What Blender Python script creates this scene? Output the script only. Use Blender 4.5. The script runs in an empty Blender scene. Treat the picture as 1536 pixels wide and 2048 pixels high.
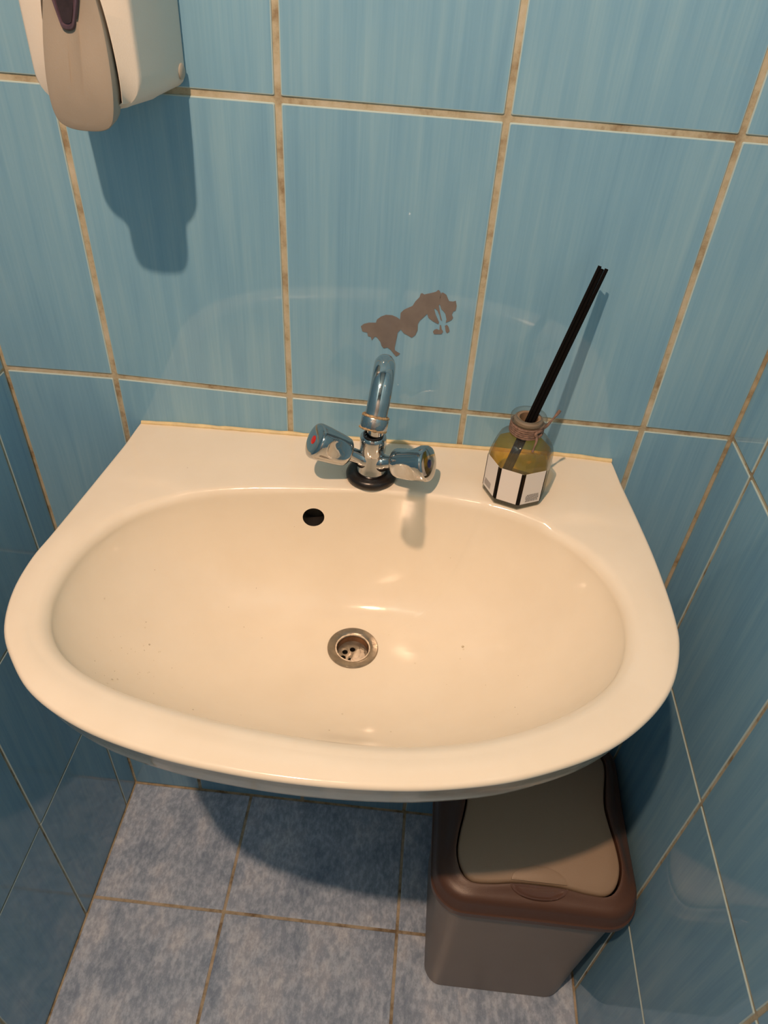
import bpy, bmesh, math, random
from mathutils import Vector, Matrix
from mathutils.geometry import tessellate_polygon
random.seed(7)
C = bpy.context.scene.collection
S = bpy.context.scene

# ------------------------------------------------------------------ camera
cam_d = bpy.data.cameras.new('camera'); cam = bpy.data.objects.new('camera', cam_d); C.objects.link(cam)
cam.matrix_world = Matrix(((0.994752, -0.098445, 0.027889, 0.058185),
                           (0.085198, 0.645991, -0.758575, -0.708962),
                           (0.056662, 0.756970, 0.650988, 1.366904),
                           (0, 0, 0, 1)))
cam_d.sensor_fit = 'HORIZONTAL'; cam_d.sensor_width = 36.0; cam_d.lens = 34.396
cam_d.clip_start = 0.01
S.camera = cam

# ------------------------------------------------------------------ world, light, exposure
LAMP = Vector((-0.225, -0.885, 2.30))
LAMP_POWER = 84.0
LAMP_COLOR = (1.0, 0.63, 0.41)
w = bpy.data.worlds.new('world'); S.world = w; w.use_nodes = True
w.node_tree.nodes['Background'].inputs[0].default_value = (0.02, 0.02, 0.02, 1)
w.node_tree.nodes['Background'].inputs[1].default_value = 1.0
S.view_settings.view_transform = 'Standard'; S.view_settings.look = 'None'
S.view_settings.gamma = 1.0; S.view_settings.use_curve_mapping = False
S.view_settings.exposure = 0.0

# ------------------------------------------------------------------ helpers
def link_mesh(name, bm, mats, parent=None, smooth=None, loc=None):
    me = bpy.data.meshes.new(name)
    bmesh.ops.recalc_face_normals(bm, faces=bm.faces)
    bm.to_mesh(me); bm.free()
    return link_data(name, me, mats, parent, smooth, loc)

def link_data(name, me, mats, parent=None, smooth=None, loc=None):
    for m in (mats if isinstance(mats, (list, tuple)) else [mats]): me.materials.append(m)
    if smooth is not None:
        me.polygons.foreach_set('use_smooth', [True] * len(me.polygons))
        if smooth < 179: me.set_sharp_from_angle(angle=math.radians(smooth))
    o = bpy.data.objects.new(name, me); C.objects.link(o)
    if parent is not None: o.parent = parent
    if loc is not None: o.location = loc
    return o

def tag(o, label=None, cat=None, group=None, kind=None):
    if label: o['label'] = label
    if cat: o['category'] = cat
    if group: o['group'] = group
    if kind: o['kind'] = kind
    return o

def thing(name, label, cat, loc=(0, 0, 0), rot=(0, 0, 0)):
    o = bpy.data.objects.new(name, None); C.objects.link(o)
    o.location = loc; o.rotation_euler = rot; o.empty_display_size = 0.02
    return tag(o, label, cat)

def loft(bm, rings, cap0=False, cap1=False, mat=0, matfn=None):
    """rings: lists of points (same count), closed loops"""
    vs = [[bm.verts.new(p) for p in r] for r in rings]
    n = len(vs[0])
    for i in range(len(vs) - 1):
        for j in range(n):
            k = (j + 1) % n
            f = bm.faces.new((vs[i][j], vs[i][k], vs[i + 1][k], vs[i + 1][j]))
            f.material_index = matfn(i) if matfn else mat
    if cap0: bm.faces.new(vs[0]).material_index = mat
    if cap1: bm.faces.new(vs[-1][::-1]).material_index = mat
    return vs

def lathe(bm, prof, n=48, mtx=None, cap0=True, cap1=True, mod=None, mat=0):
    """prof: (r, z) list about +z; mod(r, z, ang) -> r"""
    rings = []
    for r, z in prof:
        ring = []
        for j in range(n):
            a = 2 * math.pi * j / n
            rr = mod(r, z, a) if mod else r
            p = Vector((rr * math.cos(a), rr * math.sin(a), z))
            ring.append(mtx @ p if mtx else p)
        rings.append(ring)
    loft(bm, rings, cap0, cap1, mat)

def frame_to(d, up=Vector((0, 0, 1))):
    d = Vector(d).normalized(); x = up.cross(d)
    if x.length < 1e-4: x = Vector((1, 0, 0))
    x.normalize(); y = d.cross(x)
    return Matrix((x, y, d)).transposed()

def catmull(pts, sub=8, closed=False):
    pts = [Vector(p) for p in pts]; n = len(pts); out = []
    rng = range(n) if closed else range(n - 1)
    for i in rng:
        g = (lambda k: pts[k % n]) if closed else (lambda k: pts[max(0, min(n - 1, k))])
        p0, p1, p2, p3 = g(i - 1), g(i), g(i + 1), g(i + 2)
        for s in range(sub):
            t = s / sub
            out.append(0.5 * ((2 * p1) + (p2 - p0) * t + (2 * p0 - 5 * p1 + 4 * p2 - p3) * t * t + (3 * p1 - p0 - 3 * p2 + p3) * t ** 3))
    if not closed: out.append(pts[-1])
    return out

def tube(bm, path, rad, n=20, cap=True, mat=0, squash=None):
    rings = []; ref = None
    for i, p in enumerate(path):
        t = (path[min(i + 1, len(path) - 1)] - path[max(i - 1, 0)]).normalized()
        if ref is None:
            ref = Vector((1, 0, 0)) if abs(t.x) < 0.8 else Vector((0, 1, 0))
        ref = (ref - t * ref.dot(t)).normalized(); b = t.cross(ref)
        r = rad(i / (len(path) - 1)) if callable(rad) else rad
        rings.append([p + (ref * math.cos(2 * math.pi * j / n) + b * math.sin(2 * math.pi * j / n) * (squash or 1)) * r for j in range(n)])
    loft(bm, rings, cap, cap, mat)

def box(bm, lo, hi, bevel=0.0, mat=0, seg=2):
    vs = [bm.verts.new((x, y, z)) for x in (lo[0], hi[0]) for y in (lo[1], hi[1]) for z in (lo[2], hi[2])]
    fs = [(0, 1, 3, 2), (4, 6, 7, 5), (0, 4, 5, 1), (2, 3, 7, 6), (0, 2, 6, 4), (1, 5, 7, 3)]
    nf = [bm.faces.new([vs[i] for i in f]) for f in fs]
    for f in nf: f.material_index = mat
    if bevel:
        es = list({e for f in nf for e in f.edges})
        bmesh.ops.bevel(bm, geom=es, offset=bevel, segments=seg, affect='EDGES', profile=0.5)

def rrect(hx, hy, r, seg=6, cx=0, cy=0):
    """closed rounded rectangle, 2D points ccw"""
    out = []
    for sx, sy, a0 in ((1, 1, 0), (-1, 1, 90), (-1, -1, 180), (1, -1, 270)):
        for k in range(seg + 1):
            a = math.radians(a0 + 90 * k / seg)
            out.append((cx + sx * (hx - r) + r * math.cos(a), cy + sy * (hy - r) + r * math.sin(a)))
    return out

def boolean_cut(o, cutter_bm, name='cut'):
    me = bpy.data.meshes.new(name); bmesh.ops.recalc_face_normals(cutter_bm, faces=cutter_bm.faces)
    cutter_bm.to_mesh(me); cutter_bm.free()
    c = bpy.data.objects.new(name, me); C.objects.link(c)
    c.matrix_world = Matrix.Identity(4)
    m = o.modifiers.new('cut', 'BOOLEAN'); m.operation = 'DIFFERENCE'; m.object = c; m.solver = 'EXACT'
    bpy.context.view_layer.update()
    dg = bpy.context.evaluated_depsgraph_get()
    new = bpy.data.meshes.new_from_object(o.evaluated_get(dg), depsgraph=dg)
    o.modifiers.clear(); old = o.data; o.data = new; new.name = old.name
    bpy.data.objects.remove(c); bpy.data.meshes.remove(me)

# ------------------------------------------------------------------ materials
def new_mat(name):
    m = bpy.data.materials.new(name); m.use_nodes = True
    nt = m.node_tree; b = nt.nodes['Principled BSDF']
    return m, nt, b

def setp(b, **kw):
    names = dict(col='Base Color', rough='Roughness', metal='Metallic', spec='Specular IOR Level', coat='Coat Weight',
                 coatr='Coat Roughness', ior='IOR', trans='Transmission Weight', sub='Subsurface Weight')
    for k, v in kw.items():
        if k == 'col': v = (*v, 1)
        b.inputs[names[k]].default_value = v

def simple(name, col, rough=0.5, bump=None, vary=None, **kw):
    """bump=(scale, strength); vary=(scale, amount) colour mottling"""
    m, nt, b = new_mat(name); setp(b, col=col, rough=rough, **kw)
    tc = nt.nodes.new('ShaderNodeTexCoord')
    if vary:
        n = nt.nodes.new('ShaderNodeTexNoise'); n.inputs['Scale'].default_value = vary[0]; n.inputs['Detail'].default_value = 5
        nt.links.new(tc.outputs['Object'], n.inputs['Vector'])
        r = nt.nodes.new('ShaderNodeValToRGB')
        r.color_ramp.elements[0].position = 0.3; r.color_ramp.elements[1].position = 0.7
        r.color_ramp.elements[0].color = (*[c * (1 - vary[1]) for c in col], 1)
        r.color_ramp.elements[1].color = (*[min(1, c * (1 + vary[1])) for c in col], 1)
        nt.links.new(n.outputs['Fac'], r.inputs['Fac']); nt.links.new(r.outputs['Color'], b.inputs['Base Color'])
    if bump:
        n = nt.nodes.new('ShaderNodeTexNoise'); n.inputs['Scale'].default_value = bump[0]; n.inputs['Detail'].default_value = 4
        nt.links.new(tc.outputs['Object'], n.inputs['Vector'])
        bp = nt.nodes.new('ShaderNodeBump'); bp.inputs['Strength'].default_value = bump[1]; bp.inputs['Distance'].default_value = 0.001
        nt.links.new(n.outputs['Fac'], bp.inputs['Height']); nt.links.new(bp.outputs['Normal'], b.inputs['Normal'])
    return m

def ramp(nt, stops):
    r = nt.nodes.new('ShaderNodeValToRGB'); e = r.color_ramp.elements
    while len(e) < len(stops): e.new(0.5)
    for el, (p, c) in zip(e, stops): el.position = p; el.color = (*c, 1)
    return r

def noise(nt, vec, scale, detail=4, rough=0.55, vscale=None, offset=None, dist=0.0):
    mp = nt.nodes.new('ShaderNodeMapping')
    if vscale: mp.inputs['Scale'].default_value = vscale
    nt.links.new(vec, mp.inputs['Vector'])
    src = mp.outputs['Vector']
    n = nt.nodes.new('ShaderNodeTexNoise'); n.inputs['Scale'].default_value = scale
    n.inputs['Detail'].default_value = detail; n.inputs['Roughness'].default_value = rough; n.inputs['Distortion'].default_value = dist
    nt.links.new(src, n.inputs['Vector'])
    return n

def mixc(nt, fac, a, b, mode='MIX'):
    m = nt.nodes.new('ShaderNodeMix'); m.data_type = 'RGBA'; m.blend_type = mode
    if isinstance(fac, (int, float)): m.inputs[0].default_value = fac
    else: nt.links.new(fac, m.inputs[0])
    for sock, v in ((m.inputs[6], a), (m.inputs[7], b)):
        if isinstance(v, tuple): sock.default_value = (*v, 1)
        else: nt.links.new(v, sock)
    return m.outputs[2]

def wall_tile_material(axis):
    """vertical brushed glaze; axis = horizontal direction of the wall ('x' or 'y')"""
    m, nt, b = new_mat('wall_tile_glaze_' + axis)
    tc = nt.nodes.new('ShaderNodeTexCoord'); oi = nt.nodes.new('ShaderNodeObjectInfo')
    off = nt.nodes.new('ShaderNodeVectorMath'); off.operation = 'MULTIPLY_ADD'
    nt.links.new(oi.outputs['Random'], off.inputs[0]); off.inputs[1].default_value = (7.3, 3.1, 11.7)
    nt.links.new(tc.outputs['Object'], off.inputs[2])
    v = off.outputs[0]
    fine = noise(nt, v, 1.0, 5, 0.6, vscale=(420, 420, 9))
    mid = noise(nt, v, 1.0, 4, 0.5, vscale=(75, 75, 4.5), dist=0.3)
    big = noise(nt, v, 1.0, 2, 0.5, vscale=(14, 14, 5))
    a1 = nt.nodes.new('ShaderNodeMath'); a1.operation = 'MULTIPLY_ADD'
    nt.links.new(mid.outputs['Fac'], a1.inputs[0]); a1.inputs[1].default_value = 0.55
    a2 = nt.nodes.new('ShaderNodeMath'); a2.operation = 'MULTIPLY'; nt.links.new(fine.outputs['Fac'], a2.inputs[0]); a2.inputs[1].default_value = 0.35
    nt.links.new(a2.outputs[0], a1.inputs[2])
    a3 = nt.nodes.new('ShaderNodeMath'); a3.operation = 'MULTIPLY_ADD'
    nt.links.new(big.outputs['Fac'], a3.inputs[0]); a3.inputs[1].default_value = 0.35; nt.links.new(a1.outputs[0], a3.inputs[2])
    r = ramp(nt, [(0.40, (0.165, 0.355, 0.535)), (0.60, (0.205, 0.415, 0.585)), (0.82, (0.265, 0.480, 0.620))])
    nt.links.new(a3.outputs[0], r.inputs['Fac'])
    nt.links.new(r.outputs['Color'], b.inputs['Base Color'])
    setp(b, rough=0.045, spec=0.5)
    wav = noise(nt, v, 1.0, 2, 0.5, vscale=(30, 30, 16))
    bp = nt.nodes.new('ShaderNodeBump'); bp.inputs['Strength'].default_value = 0.05; bp.inputs['Distance'].default_value = 0.001
    ad = nt.nodes.new('ShaderNodeMath'); ad.operation = 'MULTIPLY_ADD'
    nt.links.new(mid.outputs['Fac'], ad.inputs[0]); ad.inputs[1].default_value = 0.12; nt.links.new(wav.outputs['Fac'], ad.inputs[2])
    nt.links.new(ad.outputs[0], bp.inputs['Height']); nt.links.new(bp.outputs['Normal'], b.inputs['Normal'])
    return m

def grout_material(name, c0, c1, c2, amount=0.5):
    m, nt, b = new_mat(name)
    tc = nt.nodes.new('ShaderNodeTexCoord')
    n = noise(nt, tc.outputs['Object'], 22, 5, 0.7)
    r = ramp(nt, [(0.36, c0), (0.50, c1), (0.66, c2)])
    nt.links.new(n.outputs['Fac'], r.inputs['Fac']); nt.links.new(r.outputs['Color'], b.inputs['Base Color'])
    setp(b, rough=0.8)
    n2 = noise(nt, tc.outputs['Object'], 900, 3, 0.6)
    bp = nt.nodes.new('ShaderNodeBump'); bp.inputs['Strength'].default_value = 0.4; bp.inputs['Distance'].default_value = 0.0006
    nt.links.new(n2.outputs['Fac'], bp.inputs['Height']); nt.links.new(bp.outputs['Normal'], b.inputs['Normal'])
    return m

def floor_tile_material():
    m, nt, b = new_mat('floor_tile_slate_glaze')
    tc = nt.nodes.new('ShaderNodeTexCoord'); oi = nt.nodes.new('ShaderNodeObjectInfo')
    off = nt.nodes.new('ShaderNodeVectorMath'); off.operation = 'MULTIPLY_ADD'
    nt.links.new(oi.outputs['Random'], off.inputs[0]); off.inputs[1].default_value = (5.3, 9.1, 2.7)
    nt.links.new(tc.outputs['Object'], off.inputs[2]); v = off.outputs[0]
    n1 = noise(nt, v, 14, 6, 0.62, vscale=(1.6, 1.0, 1)); n2 = noise(nt, v, 70, 5, 0.7, vscale=(1.8, 1, 1)); n3 = noise(nt, v, 5, 2)
    r1 = ramp(nt, [(0.32, (0.33, 0.43, 0.58)), (0.5, (0.49, 0.60, 0.76)), (0.68, (0.64, 0.72, 0.84))])
    nt.links.new(n1.outputs['Fac'], r1.inputs['Fac'])
    r2 = ramp(nt, [(0.42, (0.72, 0.74, 0.78)), (0.62, (1.12, 1.10, 1.06))]); nt.links.new(n2.outputs['Fac'], r2.inputs['Fac'])
    c = mixc(nt, 1.0, r1.outputs['Color'], r2.outputs['Color'], 'MULTIPLY')
    nt.links.new(c, b.inputs['Base Color'])
    setp(b, rough=0.14, spec=0.5)
    ad = nt.nodes.new('ShaderNodeMath'); ad.operation = 'MULTIPLY_ADD'
    nt.links.new(n2.outputs['Fac'], ad.inputs[0]); ad.inputs[1].default_value = 0.35; nt.links.new(n1.outputs['Fac'], ad.inputs[2])
    bp = nt.nodes.new('ShaderNodeBump'); bp.inputs['Strength'].default_value = 0.55; bp.inputs['Distance'].default_value = 0.002
    nt.links.new(ad.outputs[0], bp.inputs['Height']); nt.links.new(bp.outputs['Normal'], b.inputs['Normal'])
    return m

def ceramic_material():
    m, nt, b = new_mat('sink_ceramic')
    tc = nt.nodes.new('ShaderNodeTexCoord')
    n = noise(nt, tc.outputs['Object'], 9, 4, 0.6)
    r = ramp(nt, [(0.35, (0.820, 0.750, 0.615)), (0.65, (0.860, 0.795, 0.665))])
    nt.links.new(n.outputs['Fac'], r.inputs['Fac'])
    # tiny dark flecks
    v = nt.nodes.new('ShaderNodeTexVoronoi'); v.inputs['Scale'].default_value = 38; nt.links.new(tc.outputs['Object'], v.inputs['Vector'])
    lt = nt.nodes.new('ShaderNodeMath'); lt.operation = 'LESS_THAN'; lt.inputs[1].default_value = 0.014; nt.links.new(v.outputs['Distance'], lt.inputs[0])
    cc = mixc(nt, lt.outputs[0], r.outputs['Color'], (0.30, 0.20, 0.10))
    nt.links.new(cc, b.inputs['Base Color'])
    setp(b, rough=0.10, spec=0.5)
    n2 = noise(nt, tc.outputs['Object'], 55, 3, 0.6)
    rr = nt.nodes.new('ShaderNodeMapRange'); rr.inputs[1].default_value = 0.35; rr.inputs[2].default_value = 0.7; rr.inputs[3].default_value = 0.07; rr.inputs[4].default_value = 0.2
    nt.links.new(n2.outputs['Fac'], rr.inputs[0]); nt.links.new(rr.outputs[0], b.inputs['Roughness'])
    return m

def chrome_material(name, dirty=0.25):
    m, nt, b = new_mat(name); setp(b, col=(0.5, 0.5, 0.5), metal=1.0, rough=0.05)
    tc = nt.nodes.new('ShaderNodeTexCoord')
    n = noise(nt, tc.outputs['Object'], 160, 5, 0.7)
    r = ramp(nt, [(0.56, (0.50, 0.505, 0.505)), (0.72, (0.42, 0.38, 0.31))]); nt.links.new(n.outputs['Fac'], r.inputs['Fac'])
    c = mixc(nt, dirty, (0.50, 0.505, 0.505), r.outputs['Color']); nt.links.new(c, b.inputs['Base Color'])
    rr = nt.nodes.new('ShaderNodeMapRange'); rr.inputs[1].default_value = 0.5; rr.inputs[2].default_value = 0.75
    rr.inputs[3].default_value = 0.045; rr.inputs[4].default_value = 0.045 + dirty * 0.8
    nt.links.new(n.outputs['Fac'], rr.inputs[0]); nt.links.new(rr.outputs[0], b.inputs['Roughness'])
    return m

def clear_material(name, tint, edge_tint, gloss_rough=0.02, edge=0.35, body=None):
    """thin clear glass / liquid: transparent with a fresnel reflection, darker towards its edges"""
    m = bpy.data.materials.new(name); m.use_nodes = True; nt = m.node_tree; nt.nodes.clear()
    out = nt.nodes.new('ShaderNodeOutputMaterial'); tr = nt.nodes.new('ShaderNodeBsdfTransparent'); gl = nt.nodes.new('ShaderNodeBsdfGlossy')
    gl.inputs['Roughness'].default_value = gloss_rough
    lw = nt.nodes.new('ShaderNodeLayerWeight'); lw.inputs['Blend'].default_value = edge
    c = mixc(nt, lw.outputs['Facing'], tint, edge_tint); nt.links.new(c, tr.inputs['Color'])
    fc = nt.nodes.new('ShaderNodeLayerWeight'); fc.inputs['Blend'].default_value = 0.5
    pw = nt.nodes.new('ShaderNodeMath'); pw.operation = 'POWER'; pw.inputs[1].default_value = 4.0; nt.links.new(fc.outputs['Facing'], pw.inputs[0])
    fr = nt.nodes.new('ShaderNodeMath'); fr.operation = 'MULTIPLY_ADD'; fr.inputs[1].default_value = 0.6; fr.inputs[2].default_value = 0.035
    nt.links.new(pw.outputs[0], fr.inputs[0])
    mx = nt.nodes.new('ShaderNodeMixShader'); nt.links.new(fr.outputs[0], mx.inputs[0]); nt.links.new(tr.outputs[0], mx.inputs[1]); nt.links.new(gl.outputs[0], mx.inputs[2])
    res = mx.outputs[0]
    if body:                                   # diffuse colour added in place of light focused inside liquid and glass
        df = nt.nodes.new('ShaderNodeBsdfDiffuse'); df.inputs['Color'].default_value = (*body[1], 1)
        m2 = nt.nodes.new('ShaderNodeMixShader'); m2.inputs[0].default_value = body[0]
        nt.links.new(res, m2.inputs[1]); nt.links.new(df.outputs[0], m2.inputs[2]); res = m2.outputs[0]
    nt.links.new(res, out.inputs['Surface'])
    return m

M = {}
M['tile_x'] = wall_tile_material('x'); M['tile_y'] = wall_tile_material('y')
M['tile_edge'] = simple('wall_tile_glaze_edge', (0.42, 0.56, 0.58), 0.2)
M['grout'] = grout_material('tan_wall_grout', (0.26, 0.20, 0.12), (0.46, 0.42, 0.30), (0.55, 0.52, 0.42))
M['grout_floor'] = grout_material('tan_floor_grout', (0.20, 0.15, 0.09), (0.44, 0.38, 0.27), (0.60, 0.52, 0.41))
M['floor_tile'] = floor_tile_material()
M['plaster'] = simple('white_ceiling_paint', (0.72, 0.70, 0.66), 0.8, bump=(60, 0.2))
M['front_wall'] = simple('front_wall_paint', (0.28, 0.28, 0.28), 0.7, bump=(60, 0.2))
M['ceramic'] = ceramic_material()
M['hole'] = simple('hole_shade', (0.010, 0.008, 0.006), 0.7)  # near-black colour paints the shade inside the holes
M['sealant'] = simple('yellowed_sealant', (0.70, 0.58, 0.33), 0.45, bump=(220, 0.6), vary=(60, 0.15))
M['chrome'] = chrome_material('chrome', 0.22)
M['chrome_dirty'] = chrome_material('chrome_limescale', 0.8)
M['rubber'] = simple('black_rubber', (0.012, 0.009, 0.008), 0.28, bump=(200, 0.2))
M['lime'] = simple('limescale_crust', (0.36, 0.25, 0.13), 0.6, bump=(500, 0.9), vary=(300, 0.5))
M['red'] = simple('red_enamel', (0.55, 0.015, 0.008), 0.25)
M['blue'] = simple('blue_enamel', (0.004, 0.012, 0.09), 0.25)
M['steel'] = simple('worn_steel', (0.30, 0.26, 0.205), 0.30, bump=(250, 0.35), vary=(120, 0.22), metal=0.75)
M['rust'] = simple('rusty_cup_wall', (0.17, 0.085, 0.040), 0.5, vary=(90, 0.5))
M['soap'] = simple('soap_residue', (0.74, 0.62, 0.48), 0.45, bump=(300, 0.7), vary=(150, 0.15))
M['stain'] = simple('brown_peel_patch', (0.185, 0.165, 0.155), 0.22, vary=(70, 0.10))
M['housing'] = simple('dispenser_white_plastic', (0.72, 0.68, 0.60), 0.42, bump=(900, 0.15))
M['lever'] = simple('dispenser_taupe_plastic', (0.31, 0.275, 0.225), 0.38, bump=(900, 0.12))
M['gap'] = simple('dispenser_gap_shade', (0.015, 0.012, 0.012), 0.6)
M['smoke'] = simple('smoked_purple_plastic', (0.085, 0.055, 0.075), 0.2, vary=(120, 0.25))
M['smoke_in'] = simple('smoked_window_inside', (0.030, 0.020, 0.024), 0.35, vary=(200, 0.3))
M['plug'] = simple('grey_plug', (0.40, 0.37, 0.31), 0.4)
M['bin_body'] = simple('bin_taupe_plastic', (0.245, 0.195, 0.160), 0.45, bump=(1200, 0.12), vary=(8, 0.04))
M['bin_rim'] = simple('bin_brown_plastic', (0.095, 0.048, 0.032), 0.38, bump=(1200, 0.15))
M['bin_flap'] = simple('bin_flap_taupe', (0.290, 0.215, 0.150), 0.42, bump=(900, 0.12))
M['bin_notch'] = simple('bin_notch_gloss', (0.11, 0.058, 0.042), 0.12)
M['glass'] = clear_material('clear_glass', (0.95, 0.96, 0.95), (0.45, 0.50, 0.47), body=(0.05, (0.6, 0.62, 0.58)))
M['glass_base'] = clear_material('thick_glass_base', (0.62, 0.62, 0.52), (0.30, 0.31, 0.25))
M['liquid'] = clear_material('amber_liquid', (0.97, 0.79, 0.20), (0.86, 0.58, 0.10), edge=0.4, body=(0.08, (0.75, 0.50, 0.06)))
M['paper'] = simple('white_label', (0.74, 0.72, 0.70), 0.45)
M['ink'] = simple('black_ink', (0.004, 0.003, 0.003), 0.6, spec=0.1)
M['print'] = simple('grey_print', (0.22, 0.21, 0.21), 0.5)
M['reed'] = simple('black_reed', (0.004, 0.0035, 0.0035), 0.9, spec=0.1)
M['twine'] = simple('brown_twine', (0.20, 0.125, 0.095), 0.75, bump=(700, 1.0), vary=(300, 0.35))
M['collar'] = simple('tan_neck_collar', (0.24, 0.17, 0.11), 0.5)
M['water'] = clear_material('water_drop', (0.97, 0.96, 0.93), (0.70, 0.66, 0.58))
M['lamp_lens'], nt, b = new_mat('lamp_lens'); b.inputs['Emission Color'].default_value = (1, 0.85, 0.65, 1); b.inputs['Emission Strength'].default_value = 12
M['white_metal'] = simple('white_metal', (0.75, 0.75, 0.73), 0.4)

# ------------------------------------------------------------------ room shell
XL, XR, YF, ZC = -0.4153, 0.4143, -1.50, 2.36
GD = 0.0014            # grout lies this far behind the tile faces
wall_back = bpy.data.objects.new('wall_back', None)
def slab(name, lo, hi, mat):
    bm = bmesh.new(); box(bm, lo, hi)
    return tag(link_mesh(name, bm, mat), kind='structure')
wall_back = slab('wall_back', (XL - .06, GD, -.05), (XR + .06, .08, ZC), M['grout'])
wall_left = slab('wall_left', (XL - .06, YF, -.05), (XL - GD, GD, ZC), M['grout'])
wall_right = slab('wall_right', (XR + GD, YF, -.05), (XR + .06, GD, ZC), M['grout'])
floor = slab('floor', (XL - GD, YF, -.06), (XR + GD, GD, -GD), M['grout_floor'])
ceiling = slab('ceiling', (XL - .06, YF - .06, ZC), (XR + .06, .08, ZC + .06), M['plaster'])
wall_front = slab('wall_front', (XL - .06, YF - .06, -.05), (XR + .06, YF, ZC), M['front_wall'])
tag(wall_back, 'back wall of glossy pale blue portrait tiles with tan grout')
tag(wall_left, 'left side wall of dark blue glossy tiles beside the sink')
tag(wall_right, 'right side wall of blue glossy tiles behind the bin')
tag(floor, 'floor of mottled slate blue square tiles with tan grout')
tag(ceiling, 'white painted ceiling above the washroom')
tag(wall_front, 'plain painted wall facing the sink')

_tile_cache = {}
def tile(parent, quad, n, mats, gap, tilt=0.0006, bev=0.0011):
    """quad: four grid vertices (Vector) of the tile, n: normal into the room. Face at the grid plane."""
    n = Vector(n); c = sum(quad, Vector()) / 4
    key = tuple(round(v, 4) for p in quad for v in (p - c)) + tuple(n) + (gap,)
    me = _tile_cache.get(key)
    if me is None:
        ins = []
        for i in range(4):
            p, a, b2 = quad[i] - c, quad[i - 1] - c, quad[(i + 1) % 4] - c
            e1 = (a - p).normalized(); e2 = (b2 - p).normalized()
            ins.append((p, e1, e2))
        def ring(d, h, r):
            out = []
            for p, e1, e2 in ins:
                q = p + e1 * d + e2 * d
                out += [q + e1 * r + n * h, q + e1 * r * .3 + e2 * r * .3 + n * h, q + e2 * r + n * h]
            return out
        bm = bmesh.new()
        vs = loft(bm, [ring(gap / 2, -GD - .0004, .0012), ring(gap / 2, -.0007, .0012), ring(gap / 2 + bev * .4, -.0002, .0012), ring(gap / 2 + bev, 0, .0012)], cap0=True, cap1=True)
        for f in bm.faces:
            if len(f.verts) == 4: f.material_index = 1
        me = bpy.data.meshes.new('tile'); bmesh.ops.recalc_face_normals(bm, faces=bm.faces); bm.to_mesh(me); bm.free()
        for m in mats: me.materials.append(m)
        _tile_cache[key] = me
    o = bpy.data.objects.new('tile', me); C.objects.link(o); o.parent = parent; o.location = c
    t1 = random.uniform(-tilt, tilt); t2 = random.uniform(-tilt, tilt)
    o.rotation_euler = (t1, t2, 0) if abs(n.z) > .5 else ((t1, 0, t2) if abs(n.y) > .5 else (0, t1, t2))
    return o

# back wall grid: measured columns at the two visible joints
ZS = [0.0, 0.3182, 0.618, 0.9178, 1.2176, 1.5174, 1.8172, 2.117, ZC]
colsB = [XL, -0.2860, -0.0850, 0.1142, 0.3145, XR]
colsA = [XL, -0.2866, -0.0872, 0.1127, 0.3130, XR]
def gx(k, z): return colsA[k] if z > 1.2 else colsB[k]
zfix = {(1, 3): 0.9215, (0, 3): 0.9190, (4, 3): 0.9180, (5, 3): 0.9170}
def gz(k, j): return zfix.get((k, j), ZS[j])
for j in range(len(ZS) - 1):
    for k in range(5):
        q = [Vector((gx(k, ZS[j]), 0, gz(k, j))), Vector((gx(k + 1, ZS[j]), 0, gz(k + 1, j))),
             Vector((gx(k + 1, ZS[j + 1]), 0, gz(k + 1, j + 1))), Vector((gx(k, ZS[j + 1]), 0, gz(k, j + 1)))]
        tile(wall_back, q, (0, -1, 0), [M['tile_x'], M['tile_edge']], 0.0058)
YR = [0, -0.0706, -0.2728, -0.4739, -0.6745, -0.875, -1.0755, -1.276, YF]
YLs = [0, -0.0485, -0.2451, -0.4455, -0.646, -0.8465, -1.047, -1.2475, YF]
for j in range(len(ZS) - 1):
    for k in range(len(YR) - 1):
        q = [Vector((XR, y, z)) for y, z in ((YR[k], ZS[j]), (YR[k + 1], ZS[j]), (YR[k + 1], ZS[j + 1]), (YR[k], ZS[j + 1]))]
        tile(wall_right, q, (-1, 0, 0), [M['tile_y'], M['tile_edge']], 0.0046)
        q = [Vector((XL, y, z)) for y, z in ((YLs[k], ZS[j]), (YLs[k + 1], ZS[j]), (YLs[k + 1], ZS[j + 1]), (YLs[k], ZS[j + 1]))]
        tile(wall_left, q, (1, 0, 0), [M['tile_y'], M['tile_edge']], 0.0036)
FX = [XL, -0.185, 0.1162, XR]; FY = [0, -0.2156, -0.5166, -0.8176, -1.1186, -1.4196, YF]
for j in range(len(FY) - 1):
    for k in range(3):
        q = [Vector((x, y, 0)) for x, y in ((FX[k], FY[j]), (FX[k + 1], FY[j]), (FX[k + 1], FY[j + 1]), (FX[k], FY[j + 1]))]
        tile(floor, q, (0, 0, 1), [M['floor_tile'], M['floor_tile']], 0.0052, tilt=0.0004, bev=0.0016)

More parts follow.
